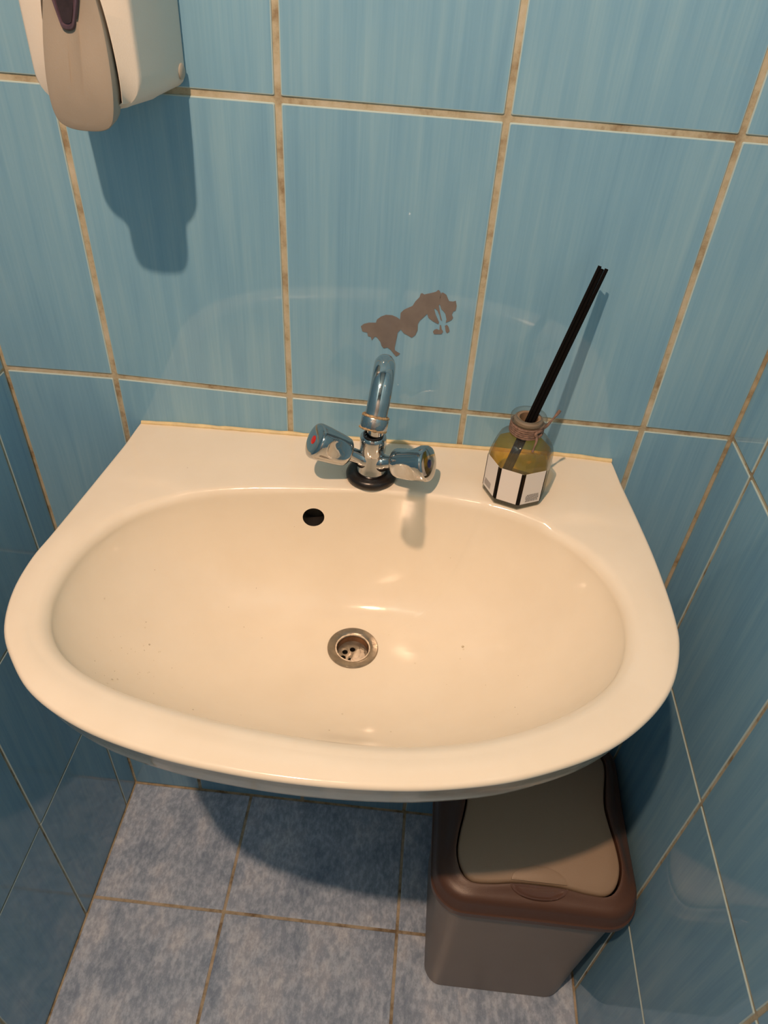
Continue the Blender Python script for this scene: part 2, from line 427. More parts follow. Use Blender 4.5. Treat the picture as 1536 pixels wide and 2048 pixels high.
# torn brown patch on the tile above the tap
PATCH = [[[-0.0067, 1.0115], [-0.0035, 1.0145], [0.0014, 1.0163], [0.0088, 1.017], [0.0098, 1.0206], [0.0141, 1.0245], [0.0189, 1.0268], [0.0254, 1.027], [0.0303, 1.0253], [0.0338, 1.023], [0.0339, 1.0304], [0.037, 1.0341], [0.0409, 1.0366], [0.0455, 1.0392], [0.0482, 1.0446], [0.0518, 1.0491], [0.0527, 1.0532], [0.0542, 1.0537], [0.0563, 1.0525], [0.0632, 1.0548], [0.0678, 1.0565], [0.0699, 1.0587], [0.0716, 1.0576], [0.073, 1.0553], [0.0728, 1.0503], [0.0722, 1.0501], [0.0735, 1.0562], [0.0753, 1.0563], [0.0787, 1.0542], [0.0807, 1.0502], [0.0822, 1.0478], [0.0862, 1.0478], [0.0888, 1.0489], [0.0903, 1.0435], [0.0898, 1.0384], [0.0874, 1.0373], [0.0866, 1.0338], [0.0881, 1.0305], [0.0869, 1.0278], [0.0813, 1.0242], [0.0816, 1.0281], [0.0798, 1.034], [0.0774, 1.0368], [0.0752, 1.0387], [0.0731, 1.0436], [0.0722, 1.0431], [0.0739, 1.036], [0.0772, 1.0259], [0.0757, 1.0267], [0.074, 1.0317], [0.0714, 1.0366], [0.0688, 1.0389], [0.0679, 1.038], [0.0704, 1.0313], [0.0744, 1.0239], [0.0738, 1.0221], [0.0678, 1.0246], [0.063, 1.028], [0.0612, 1.0322], [0.057, 1.027], [0.0541, 1.0237], [0.0526, 1.0196], [0.053, 1.013], [0.051, 1.007], [0.0475, 1.0039], [0.0432, 1.0062], [0.039, 1.008], [0.0354, 1.0121], [0.0323, 1.0082], [0.0318, 1.0019], [0.0311, 0.9963], [0.0304, 0.9907], [0.0309, 0.9871], [0.0365, 0.9839], [0.035, 0.9819], [0.0326, 0.9802], [0.0298, 0.9832], [0.0262, 0.9875], [0.0227, 0.9899], [0.0186, 0.9886], [0.0163, 0.9911], [0.0148, 0.9956], [0.0108, 1.0007], [0.0087, 1.0015], [0.0056, 0.9967], [0.0042, 1.0004], [0.0012, 1.001], [0.0004, 1.005], [-0.0048, 1.0059]],
         [[0.0692, 1.0128], [0.0704, 1.0151], [0.0727, 1.0163], [0.0757, 1.0152], [0.0755, 1.021], [0.0768, 1.0206], [0.078, 1.0164], [0.0797, 1.0139], [0.0782, 1.011], [0.0741, 1.0106], [0.0705, 1.0103]],
         [[0.0808, 1.0206], [0.0827, 1.0219], [0.0848, 1.0197], [0.0863, 1.0154], [0.0842, 1.0125], [0.0823, 1.0146]]]
bm = bmesh.new()
for poly in PATCH:
    f = [bm.verts.new((x, -.0007, z)) for x, z in poly]; g = [bm.verts.new((x, 0.0, z)) for x, z in poly]
    for t in tessellate_polygon([[Vector((x, z, 0)) for x, z in poly]]):
        try: bm.faces.new([f[i] for i in t])
        except ValueError: pass
    for i in range(len(f)):
        k = (i + 1) % len(f); bm.faces.new((f[i], g[i], g[k], f[k]))
o = link_mesh('peeled_patch', bm, M['stain'], wall_back)
o['label'] = 'brown torn patch of old adhesive on the tile above the tap'

# ------------------------------------------------------------------ sink
SL = 0.0165                                  # the sink hangs slightly lower on the left
def deck_z(x): return 0.8658 + SL * (x - 0.013)
OUTER = [[-0.2651, 0.0], [-0.2709, -0.0549], [-0.2765, -0.105], [-0.2872, -0.1976], [-0.2920, -0.2364], [-0.2898, -0.2785], [-0.2780, -0.3187], [-0.2576, -0.3491], [-0.2242, -0.3818], [-0.1734, -0.4078], [-0.1134, -0.424], [-0.0546, -0.4319], [0.0016, -0.4349], [0.0601, -0.4333], [0.1111, -0.427], [0.1667, -0.413], [0.2257, -0.3866], [0.2657, -0.3554], [0.2952, -0.3182], [0.3114, -0.2766], [0.3160, -0.2354], [0.3121, -0.1558], [0.3016, -0.0702], [0.2915, 0.0]]
INNER = [[-0.2465, -0.314], [-0.2580, -0.2733], [-0.2540, -0.2110], [-0.2215, -0.1535], [-0.1604, -0.1198], [-0.0778, -0.1026], [0.0188, -0.0938], [0.1055, -0.0966], [0.1847, -0.115], [0.2468, -0.1605], [0.2726, -0.2155], [0.2725, -0.27], [0.2521, -0.3156], [0.2021, -0.3556], [0.1414, -0.3829], [0.0723, -0.3971], [-0.005, -0.397], [-0.0861, -0.3875], [-0.1675, -0.3685], [-0.2200, -0.3440]]
C0 = Vector((0.0155, -0.188))
def ray_poly(poly, a):
    d = Vector((math.cos(a), math.sin(a))); best = 0
    n = len(poly)
    for i in range(n):
        p, q = poly[i] - C0, poly[(i + 1) % n] - C0
        e = q - p; den = d.x * e.y - d.y * e.x
        if abs(den) < 1e-12: continue
        t = (p.x * e.y - p.y * e.x) / den; s = (p.x * d.y - p.y * d.x) / den
        if t > 0 and -1e-6 <= s <= 1 + 1e-6: best = max(best, t)
    return best
outer_d = [v.to_2d() for v in catmull([(x, y, 0) for x, y in OUTER], 10)]
inner_d = [v.to_2d() for v in catmull([(x, y, 0) for x, y in INNER], 10, True)]
NA = 288
angs = [2 * math.pi * i / NA for i in range(NA)]
for cx in (OUTER[0], OUTER[-1]):             # snap two rays to the sharp back corners
    a = math.atan2(cx[1] - C0.y, cx[0] - C0.x) % (2 * math.pi)
    i = min(range(NA), key=lambda k: abs(angs[k] - a)); angs[i] = a
Rout = [ray_poly(outer_d, a) for a in angs]; Rin = [ray_poly(inner_d, a) for a in angs]
for _ in range(30): Rin = [(Rin[i - 1] + 2 * Rin[i] + Rin[(i + 1) % NA]) / 4 for i in range(NA)]
DEPTH = 0.150; RD = 0.0205
def basin_depth(s, n=2.7, m=1.45): return DEPTH * max(0, (1 - s ** n)) ** (1 / m)
def backness(a): return max(0.0, math.sin(a))
def exps(a):
    b = backness(a); f = max(0, -math.sin(a))
    return 2.5 + 1.2 * b - 0.1 * f, 1.35 + 0.3 * b
def ring(rf, zf):
    out = []
    for i, a in enumerate(angs):
        r = rf(i, a); x, y = C0.x + r * math.cos(a), C0.y + r * math.sin(a)
        out.append((x, y, deck_z(x) + zf(i, a, x, y)))
    return out
def sst(t): t = max(0, min(1, t)); return t * t * (3 - 2 * t)
def deck_step(x, y):                          # rear shelf stands a touch proud of the front rim
    return (0.0014 + 0.0018 * sst((x + .05) / .2)) * (1 - .9 * sst((abs(x - .014) - .225) / .055)) * sst((y + 0.118 + 0.02 * sst((0.22 - abs(x - 0.014)) / 0.04)) / 0.014)
FR = [0.0035 + 0.0125 * (1 - backness(a)) ** 0.8 for a in angs]
rings = []
rings.append(ring(lambda i, a: RD, lambda i, a, x, y: -DEPTH - .016))
rings.append(ring(lambda i, a: RD, lambda i, a, x, y: -DEPTH - .002))
NS = 34
for k in range(NS + 1):
    t = k / NS; s = math.sin(t * math.pi / 2) ** 0.9
    def rf(i, a, s=s): return RD + .001 + (Rin[i] - FR[i] * .3 - RD - .001) * s
    def zf(i, a, x, y, s=s):
        n, m = exps(a); top = FR[i] * .8
        return -top - (DEPTH - top) * max(0, 1 - s ** n) ** (1 / m)
    rings.append(ring(rf, zf))
for k in range(1, 9):                         # rolled inner edge
    t = k / 8 * math.pi / 2
    rings.append(ring(lambda i, a, t=t: Rin[i] - FR[i] * .3 + FR[i] * 1.0 * (1 - math.cos(t)),
                      lambda i, a, x, y, t=t: -FR[i] * .8 * (1 - math.sin(t)) + deck_step(x, y) * math.sin(t)))
FO = 0.0045
def rim_a(i): return Rin[i] + FR[i] * .7
for k in range(1, 11):
    u = k / 11
    rings.append(ring(lambda i, a, u=u: rim_a(i) + (Rout[i] - FO - rim_a(i)) * u, lambda i, a, x, y, u=u: deck_step(x, y) + .0012 * math.sin(math.pi * u) * (1 - backness(a))))
def fo(i, a): return FO * (.2 + .8 * sst(-(C0.y + Rout[i] * math.sin(a)) / .05))
for k in range(0, 7):
    t = k / 6 * math.pi / 2
    rings.append(ring(lambda i, a, t=t: Rout[i] - fo(i, a) * (1 - math.sin(t)), lambda i, a, x, y, t=t: deck_step(x, y) - fo(i, a) * (1 - math.cos(t))))
front = lambda a: 1.0 if math.sin(a) < 0.2 else 0.0
rings.append(ring(lambda i, a: Rout[i] - .0005, lambda i, a, x, y: -.0062))
rings.append(ring(lambda i, a: Rout[i] - .0024, lambda i, a, x, y: -.0092))
rings.append(ring(lambda i, a: Rout[i] - .0098, lambda i, a, x, y: -.0380))
rings.append(ring(lambda i, a: Rout[i] - .0115, lambda i, a, x, y: -.0430))
rings.append(ring(lambda i, a: Rout[i] - .0165, lambda i, a, x, y: -.0455))
def under(s):
    def rf(i, a):
        full = RD + (Rin[i] + .012 - RD) * s
        if backness(a) > 0: full += (Rout[i] - .004 - (Rin[i] + .012)) * sst(backness(a) * 3) * s ** .35
        return full
    def zf(i, a, x, y):
        n, m = exps(a); return -.046 - (DEPTH - .018) * max(0, 1 - s ** n) ** (1 / m)
    return rf, zf
for s in (1.0, .985, .95, .9, .83, .75, .65, .55, .42, .3, .18, .06): rings.append(ring(*under(s)))
bm = bmesh.new(); loft(bm, rings, cap0=True, cap1=True)
sink = thing('wall_sink', 'wide cream ceramic washbasin with oval bowl fixed to the blue tiled wall', 'sink', (0.0145, 0, 0.8658))
basin = link_mesh('basin', bm, [M['ceramic'], M['hole']], None, smooth=50)
# overflow hole
cb = bmesh.new()
hd = Vector((0.0, 1.0, 0.10)).normalized()
lathe(cb, [(0.0119, -0.03), (0.0119, 0.028)], 40, Matrix.Translation(Vector((-0.0418, -0.117, 0.8262))) @ frame_to(hd).to_4x4(), mat=1)
cb2 = cb.copy(); boolean_cut(basin, cb)
basin.data.polygons.foreach_set('use_smooth', [True] * len(basin.data.polygons)); basin.data.set_sharp_from_angle(angle=math.radians(50))
hole_c = Vector((-0.0418, -0.117, 0.8262))
for p in basin.data.polygons:                 # faces inside the drilled hole
    ok = True
    for vi in p.vertices:
        d = basin.data.vertices[vi].co - hole_c; ax = d.dot(hd)
        if (d - hd * ax).length > 0.01195 or ax < -0.002: ok = False; break
    p.material_index = 1 if ok else 0
def adopt(child, parent):
    bpy.context.view_layer.update()
    child.parent = parent; child.matrix_parent_inverse = parent.matrix_world.inverted()
adopt(basin, sink)
# sealant bead along the wall
bm = bmesh.new()
path = []
for k in range(61):
    x = -0.264 + 0.5555 * k / 60
    path.append(Vector((x, -0.0012, deck_z(x) + 0.0010 + deck_step(x, 0) + 0.0006 * math.sin(k * 1.7) * random.random())))
tube(bm, path, lambda t: 0.0024 + 0.0006 * random.random(), 8)
o = link_mesh('sealant_bead', bm, M['sealant'], None, smooth=60); adopt(o, sink); o['label'] = 'yellowed line of sealant between basin and tiles'

# drain strainer
dz = deck_z(C0.x) - DEPTH
DT = Matrix.Translation(Vector((C0.x, C0.y, dz)))
bm = bmesh.new()
lathe(bm, [(0.0283, -0.0012), (0.0283, 0.0012), (0.0274, 0.0022), (0.0225, 0.0018), (0.0192, 0.0006), (0.0180, -0.0008), (0.0180, -0.010), (0.0186, -0.010), (0.0192, -0.0015)], 64, DT, False, False)
drain = link_mesh('drain_flange', bm, M['steel'], None, smooth=40); adopt(drain, sink)
bm = bmesh.new(); lathe(bm, [(0.0179, -0.0011), (0.0179, -0.0120), (0.0168, -0.0120), (0.0172, -0.0011)], 48, DT, False, False)
o = link_mesh('drain_cup', bm, M['rust'], None, smooth=40); adopt(o, drain); o['label'] = 'rust-stained inner wall of the drain'
bm = bmesh.new(); lathe(bm, [(0.0172, -0.0150), (0.0172, -0.0085)], 48, DT)
o = link_mesh('drain_grid', bm, [M['steel'], M['hole']])
cb = bmesh.new()
for k, (hx, hy) in enumerate([(-0.0085, 0.000), (-0.0005, 0.0045), (-0.0098, -0.0080), (0.008, 0.0), (0.0085, -0.009), (-0.001, -0.0105)]):
    lathe(cb, [(0.0031, -0.02), (0.0031, -0.006)], 20, DT @ Matrix.Translation(Vector((hx, hy, 0))), mat=1)
boolean_cut(o, cb); adopt(o, drain)
bm = bmesh.new(); lathe(bm, [(0.0172, -0.0159), (0.0172, -0.0154)], 24, DT)
o = link_mesh('drain_pipe_dark', bm, M['hole']); adopt(o, drain); o.name = 'drain_shade_disc'  # black disc stands in for the darkness below the drain holes
bm = bmesh.new()
bmesh.ops.create_icosphere(bm, subdivisions=4, radius=1.0)
from mathutils import noise as mn
for v in bm.verts:
    p = v.co.copy(); d = 1 + 0.45 * mn.noise(p * 1.7 + Vector((3, 1, 4))) + .15 * mn.noise(p * 5)
    v.co = Vector((C0.x + 0.0068 + p.x * 0.0062 * d + p.y * .002, C0.y - 0.0050 + p.y * 0.0098 * d, dz - 0.0073 + p.z * 0.0024 * d))
o = link_mesh('soap_residue', bm, M['soap'], None, smooth=180); adopt(o, drain); o['label'] = 'whitish soap lump half covering the drain holes'
bm = bmesh.new()                               # limescale ring around the drain mouth
rr_ = []
for k in range(73):
    a = 2 * math.pi * k / 72
    rr_.append(Vector((C0.x + 0.0188 * math.cos(a), C0.y + 0.0188 * math.sin(a), dz + 0.0006)))
tube(bm, rr_[:-1] + [rr_[0]], lambda t: 0.0006 + 0.0006 * random.random(), 6, cap=False)
o = link_mesh('limescale_ring', bm, M['soap'], None, smooth=60); adopt(o, drain); o['label'] = 'whitish limescale ring inside the drain flange'

# water drops on the left slope of the bowl
def surf_z(x, y):
    p = Vector((x, y)) - C0; a = math.atan2(p.y, p.x) % (2 * math.pi)
    i = int(round(a / (2 * math.pi) * NA)) % NA
    s = (p.length - RD) / (Rin[i] - FR[i] * .3 - RD); n, m = exps(a); top = FR[i] * .8
    return deck_z(x) - top - (DEPTH - top) * max(0, 1 - s ** n) ** (1 / m)
bm = bmesh.new()
for k in range(80):
    if k < 50: x = random.gauss(-0.195, 0.022); y = random.gauss(-0.285, 0.04)
    else: x = random.uniform(-0.15, 0.2); y = random.uniform(-0.36, -0.15)
    p = Vector((x, y)) - C0; a = math.atan2(p.y, p.x) % (2 * math.pi); i = int(round(a / (2 * math.pi) * NA)) % NA
    if p.length > Rin[i] * .93 or p.length < .04: continue
    e = 0.002; nrm = Vector((-(surf_z(x + e, y) - surf_z(x - e, y)) / (2 * e), -(surf_z(x, y + e) - surf_z(x, y - e)) / (2 * e), 1)).normalized()
    r = random.uniform(0.0004, 0.0010) * (1.6 if random.random() < .12 else 1)
    T = Matrix.Translation(Vector((x, y, surf_z(x, y)))) @ frame_to(nrm, Vector((0, 1, 0))).to_4x4()
    lathe(bm, [(r, -0.0002), (r * .9, r * .25), (r * .6, r * .45), (r * .2, r * .52)], 10, T)
o = link_mesh('water_drops', bm, M['water'], None, smooth=180)
tag(o, 'tiny clear water drops scattered over the bowl of the cream sink', 'water', kind='stuff')

# ------------------------------------------------------------------ tap
TB = Vector((0.0175, -0.0690, deck_z(0.0175) + 0.0022))
tap = thing('mixer_tap', 'chrome two-handle mixer tap with swan spout on the sink deck', 'tap', TB)
bm = bmesh.new()
lathe(bm, [(0.0262, 0.0), (0.0276, 0.0015), (0.0279, 0.0045), (0.0266, 0.0078), (0.0235, 0.0098), (0.0200, 0.0098), (0.0178, 0.0085), (0.0100, 0.0080)], 56)
# closed section
o = link_mesh('rubber_gasket', bm, M['rubber'], tap, smooth=60); o['label'] = 'black rubber ring under the tap'
bm = bmesh.new()
lathe(bm, [(0.0170, 0.0081), (0.0174, 0.0095), (0.0168, 0.0120), (0.0158, 0.0150), (0.0149, 0.0190), (0.0141, 0.024), (0.0132, 0.030), (0.0128, 0.034)], 56)
body = link_mesh('tap_body', bm, M['chrome'], tap, smooth=50)
bm = bmesh.new()
lathe(bm, [(0.0118, 0.0325), (0.0136, 0.0335), (0.0142, 0.0365), (0.0142, 0.0505), (0.0137, 0.0535), (0.0122, 0.0550), (0.0098, 0.0550), (0.0096, 0.0530)], 56)
o = link_mesh('spout_nut', bm, M['chrome'], tap, smooth=40)
bm = bmesh.new(); lathe(bm, [(0.0094, 0.0545), (0.0108, 0.0545), (0.0108, 0.0562), (0.0094, 0.0562)], 40, None, False, False)
link_mesh('washer', bm, M['rubber'], tap, smooth=40)
# spout
SP = [(.0190, -.0680, .918), (.0195, -.0690, .950), (.0212, -.0780, .980), (.0240, -.1000, 1.0090), (.0268, -.1300, 1.0360), (.0290, -.1560, 1.0550), (.0303, -.1770, 1.0665), (.0303, -.1940, 1.0630), (.0292, -.2050, 1.0520), (.0280, -.2100, 1.0430), (.0275, -.2118, 1.0395)]
spath = [p - TB for p in catmull(SP, 6)]
bm = bmesh.new(); tube(bm, spath, 0.0090, 36)
spout = link_mesh('spout', bm, M['chrome'], tap, smooth=60)
tdir = (spath[-1] - spath[-3]).normalized()
AM = Matrix.Translation(spath[-1]) @ frame_to(tdir, Vector((1, 0, 0))).to_4x4()
bm = bmesh.new()
lathe(bm, [(0.0085, -0.0005), (0.0108, 0.0), (0.0112, 0.0012), (0.0112, 0.0085), (0.0106, 0.0100), (0.0092, 0.0104), (0.0088, 0.0070)], 48, AM)
o = link_mesh('aerator', bm, M['chrome_dirty'], spout, smooth=40); o['label'] = 'limescale-coated aerator ring at the spout tip'
bm = bmesh.new(); seg = [AM @ Vector((0.0101 * math.cos(a), 0.0101 * math.sin(a), -0.0008)) for a in [2 * math.pi * k / 48 for k in range(49)]]
tube(bm, seg, lambda t: 0.0009 + 0.0007 * random.random(), 6, cap=False)
o = link_mesh('limescale_band', bm, M['lime'], spout, smooth=60); o['label'] = 'brown limescale band above the aerator'
bm = bmesh.new(); seg = [AM @ Vector((0.0108 * math.cos(a), 0.0108 * math.sin(a), 0.0098)) for a in [2 * math.pi * k / 48 for k in range(49)]]
tube(bm, seg, lambda t: 0.0004 + 0.0009 * random.random(), 6, cap=False)
link_mesh('limescale_crust', bm, M['lime'], spout, smooth=60)

def knob(direction, length, dot_mat, dot_name, label, twist):
    d = Vector(direction).normalized(); base = Vector((0, 0, 0.0190))
    R = frame_to(d).to_4x4(); T = Matrix.Translation(base) @ R
    bm = bmesh.new()                           # stem inside the body and its collar
    lathe(bm, [(0.0105, 0.002), (0.0102, 0.0130), (0.0090, 0.0165), (0.0078, 0.0190), (0.0078, length - 0.044), (0.0092, length - 0.0435), (0.0092, length - 0.0405)], 32, T)
    link_mesh('valve_stem', bm, M['chrome'], tap, smooth=40)
    L = length
    prof = [(r_k * 1.09, z_k) for r_k, z_k in [(0.0085, L - .0420), (0.0125, L - .0415), (0.0142, L - .0395), (0.0150, L - .036), (0.0158, L - .030), (0.0166, L - .022), (0.0173, L - .013), (0.0177, L - .006), (0.0176, L - .0028), (0.0168, L - .0010), (0.0150, L - .0003), (0.0110, L + .0002), (0.005, L + .0004)]]
    def mod(r, z, a):
        t = (z - (L - .041)) / .041
        dip = 0
        for c in range(3):                     # three thumb recesses around the handle
            da = (a - twist - c * 2 * math.pi / 3 + math.pi) % (2 * math.pi) - math.pi
            q = (da / 0.62) ** 2 + ((t - .42) / .36) ** 2
            if q < 1: dip += (1 - q) ** .7 * .0030
        return r - dip if r > .012 else r
    fine = []
    for (r0, z0), (r1, z1) in zip(prof, prof[1:]):
        m = max(1, int((z1 - z0) / .0009))
        fine += [(r0 + (r1 - r0) * k / m, z0 + (z1 - z0) * k / m) for k in range(m)]
    fine.append(prof[-1])
    bm = bmesh.new(); lathe(bm, fine, 84, T, True, True, mod)
    h = link_mesh('knob', bm, M['chrome'], tap, smooth=60); h['label'] = label
    bm = bmesh.new(); lathe(bm, [(0.0046, L - .0002), (0.0046, L + .0007), (0.0040, L + .0010), (0.001, L + .0012)], 24, T)
    o = link_mesh(dot_name, bm, dot_mat, h, smooth=50)
knob((-.79, -.290, .50), 0.0745, M['red'], 'hot_marker', 'left chrome knob with a red dot', 0.4)
knob((.855, -.34, .325), 0.0700, M['blue'], 'cold_marker', 'right chrome knob with a dark blue dot', 1.2)

# ------------------------------------------------------------------ reed diffuser
BC = Vector((0.1735, -0.0745, deck_z(0.1735) + 0.0022))
bottle = thing('diffuser_bottle', 'octagonal glass diffuser bottle of yellow liquid on the sink, right of the tap', 'bottle', BC)
A0 = math.radians(-86.5)
def octo(r, z, rnd=0.0, n=48, lean=0.0):
    """octagon blended with a circle of the same size (rnd 0..1)"""
    ap = r * math.cos(math.pi / 8); out = []
    for j in range(n):
        a = 2 * math.pi * j / n + A0
        k = (a - A0) % (math.pi / 4) - math.pi / 8
        ro = ap / math.cos(k); rr = ro * (1 - rnd) + r * .97 * rnd
        out.append(Vector((rr * math.cos(a), rr * math.sin(a), z)))
    return out
bm = bmesh.new()
outer_p = [(.0300, .0000, 0), (.0328, .0010, 0), (.0340, .0035, 0), (.0340, .0500, 0), (.0336, .0540, .05), (.0320, .0605, .15), (.0292, .0670, .35), (.0250, .0720, .6), (.0205, .0752, .9), (.0160, .0768, 1), (.0150, .0785, 1), (.0150, .0915, 1), (.0160, .0925, 1), (.0184, .0935, 1), (.0190, .0950, 1), (.0190, .0970, 1), (.0182, .0982, 1), (.0150, .0985, 1), (.0128, .0975, 1), (.0122, .095, 1)]
loft(bm, [octo(r, z, k) for r, z, k in outer_p], cap0=True)
glass = link_mesh('glass_body', bm, M['glass'], bottle, smooth=25)
bm = bmesh.new(); loft(bm, [octo(.0318, .0012), octo(.0328, .003), octo(.0328, .0075), octo(.0310, .0082)], cap0=True, cap1=True)
o = link_mesh('glass_base', bm, M['glass_base'], bottle, smooth=25); o['label'] = 'thick greenish glass bottom'
bm = bmesh.new()
loft(bm, [octo(.0305, .0088), octo(.0322, .0105), octo(.0322, .0500, .0), octo(.0317, .0535, .06), octo(.0302, .0590, .2)], cap0=True, cap1=True)
o = link_mesh('liquid', bm, M['liquid'], bottle, smooth=25); o['label'] = 'golden yellow liquid'
def lab_face(k, name, z0, z1, u0, u1, mat, parent, d=.0003):
    """a strip on octagon face k between fractions u0,u1 of its width"""
    a, b2 = A0 + k * math.pi / 4, A0 + (k + 1) * math.pi / 4
    P0, P1 = Vector((.034 * math.cos(a), .034 * math.sin(a), 0)), Vector((.034 * math.cos(b2), .034 * math.sin(b2), 0))
    n = ((P0 + P1) / 2).normalized()
    q0, q1 = P0.lerp(P1, u0) + n * d, P0.lerp(P1, u1) + n * d
    bm = bmesh.new()
    r0 = [q0 + Vector((0, 0, z0)), q1 + Vector((0, 0, z0)), q1 + Vector((0, 0, z1)), q0 + Vector((0, 0, z1))]
    loft(bm, [[p - n * .00025 for p in r0], r0], True, True)
    return link_mesh(name, bm, mat, parent)
Z0, Z1 = .0085, .0485
labs = [lab_face(k, 'label_panel', Z0, Z1, .02 if k else .085, .98, M['paper'], bottle) for k in (-2, -1, 0)]
labs[0]['label'] = 'white label panel with fine print, left face'; labs[1]['label'] = 'blank white label panel on the front face'; labs[2]['label'] = 'white label panel with fine print, right face'
lab_face(-2, 'label_stripe', Z0, Z1, .905, 1.0, M['ink'], labs[1], .0005); lab_face(-1, 'label_stripe', Z0, Z1, .0, .085, M['ink'], labs[1], .0005)
lab_face(-1, 'label_stripe', Z0, Z1, .905, 1.0, M['ink'], labs[2], .0005); lab_face(0, 'label_stripe', Z0, Z1, .0, .06, M['ink'], labs[2], .0005)
lab_face(-2, 'label_stripe', Z0, Z1, .0, .03, M['ink'], labs[0], .0005); lab_face(0, 'label_stripe', Z0, Z1, .975, 1.0, M['ink'], labs[2], .0005)
def fine_print(k, u0, u1, zt, rows, parent):
    a, b2 = A0 + k * math.pi / 4, A0 + (k + 1) * math.pi / 4
    P0, P1 = Vector((.034 * math.cos(a), .034 * math.sin(a), 0)), Vector((.034 * math.cos(b2), .034 * math.sin(b2), 0))
    n = ((P0 + P1) / 2).normalized(); bm = bmesh.new()
    for r in range(rows):
        z = zt - r * .00165; wd = random.uniform(.8, 1.0); u = (u0 + u1) / 2 - (u1 - u0) / 2 * wd; ue = (u0 + u1) / 2 + (u1 - u0) / 2 * wd
        while u < ue:
            l = random.uniform(.03, .09)
            q = [P0.lerp(P1, min(ue, v)) + n * .0006 + Vector((0, 0, zz)) for v, zz in ((u, z), (u + l, z), (u + l, z + .0009), (u, z + .0009))]
            bm.faces.new([bm.verts.new(p) for p in q]); u += l + .018
    o = link_mesh('fine_print', bm, M['print'], parent); o['label'] = 'rows of tiny unreadable grey print'
fine_print(0, .26, .90, .0195, 6, labs[2]); fine_print(-2, .10, .62, .0185, 5, labs[0])
# neck collar under the lip, twine wound round the neck
bm = bmesh.new()
lathe(bm, [(.0146, .080), (.0146, .0945), (.0120, .0960), (.0095, .0955), (.0090, .084), (.0095, .080)], 40, None, False, False)
o = link_mesh('neck_plug', bm, M['collar'], bottle, smooth=40); o['label'] = 'tan stopper ring inside the bottle mouth'
bm = bmesh.new()
pth = [Vector(((.0163 + .0003 * math.sin(3 * a)) * math.cos(a), (.0163 + .0003 * math.sin(3 * a)) * math.sin(a), .0785 + .0115 * a / (2 * math.pi * 5))) for a in [2 * math.pi * 5 * k / 200 for k in range(201)]]
tube(bm, pth, 0.0015, 8)
tube(bm, catmull([(.0155, -.006, .088), (.0200, -.002, .091), (.0240, .002, .0945), (.0275, .005, .0985), (.0305, .007, .1030)], 5), lambda t: .0013 + .0004 * math.sin(9 * t), 8)
tube(bm, catmull([(.0085, -.0150, .086), (.0090, -.0190, .081), (.0075, -.0225, .076), (.0060, -.0260, .0715)], 5), lambda t: .0012 + .0003 * math.sin(7 * t), 8)
tube(bm, catmull([(.0130, -.0110, .088), (.0100, -.0150, .0895), (.0070, -.0165, .087), (.0100, -.0160, .0835), (.0135, -.0120, .0845)], 5), .0016, 8)
link_mesh('neck_twine', bm, M['twine'], bottle, smooth=60)
# reeds
tip = Vector((0.2205, -0.0250, 1.1055)); neck = Vector((0.1765, -0.0745, 0.9650))
dirn = (tip - neck).normalized()
side = dirn.cross(Vector((0, 1, .3))).normalized()
specs = [(-.0028, .0000, .0), (.0004, .0012, -.0015), (.0033, .0024, .0)]
names = ['leftmost of the three black reeds in the diffuser bottle', 'middle one of the three black reeds in the diffuser bottle', 'rightmost of the three black reeds in the diffuser bottle']
for (so, bo, dl), lb in zip(specs, names):
    t2 = tip + side * so * 1.22 + dirn * dl; b2 = neck - dirn * 0.072 + side * so * 1.0 + Vector((0, bo, 0))
    o_ = Vector((b2.x, b2.y, b2.z)); dd = (t2 - b2); L_ = dd.length
    bm = bmesh.new(); F = frame_to(dd).to_4x4()
    sq = [Vector((x * .00140, y * .00140, 0)) for x, y in ((1, .8), (.8, 1), (-.8, 1), (-1, .8), (-1, -.8), (-.8, -1), (.8, -1), (1, -.8))]
    loft(bm, [[F @ (p + Vector((0, 0, z))) for p in sq] for z in (0, L_)], True, True)
    tag(link_mesh('diffuser_reed', bm, M['reed'], None, loc=o_), lb, 'reed', 'black reeds standing in the diffuser bottle')

# ------------------------------------------------------------------ soap dispenser
DX = -0.2155
disp = thing('soap_dispenser', 'white wall soap dispenser with taupe push lever, above left end of sink', 'dispenser', (DX, 0, 1.22))
def sec(hw, z0, z1, r, y, dx=0):
    return [Vector((x + dx, y, z)) for x, z in rrect(hw, (z1 - z0) / 2, r, 8, 0, (z0 + z1) / 2)]
LEVER_PTS = [(-.0005, -.0115), (.0120, -.0105), (.0195, -.0065), (.0232, .0020), (.0247, .0160), (.0243, .0330), (.0222, .0530), (.0185, .0730), (.0130, .0930), (.0065, .1060), (-.0005, .1090), (-.0075, .1060), (-.0140, .0930), (-.0195, .0730), (-.0232, .0530), (-.0250, .0330), (-.0253, .0160), (-.0240, .0020), (-.0205, -.0065), (-.0125, -.0105)]
LX = .0028                                     # lever centre line relative to the dispenser root
def star2(poly, cx, cz, n=120):
    out = []
    P = [Vector((x - cx, z - cz)) for x, z in poly]
    for j in range(n):
        a = 2 * math.pi * j / n; d = Vector((math.cos(a), math.sin(a))); best = 0
        for i in range(len(P)):
            p, q = P[i], P[(i + 1) % len(P)]; e = q - p; den = d.x * e.y - d.y * e.x
            if abs(den) < 1e-12: continue
            t = (p.x * e.y - p.y * e.x) / den; u = (p.x * d.y - p.y * d.x) / den
            if t > 0 and -1e-6 <= u <= 1 + 1e-6: best = max(best, t)
        out.append((best, a))
    return out
HZ = .070
def rr_star(hw, z0, z1, r): return star2([(x, z) for x, z in rrect(hw, (z1 - z0) / 2, r, 10, 0, (z0 + z1) / 2)], 0, HZ)
lev_c = [(p.x, p.z) for p in catmull([(x + LX, 0, z) for x, z in LEVER_PTS], 5, True)]
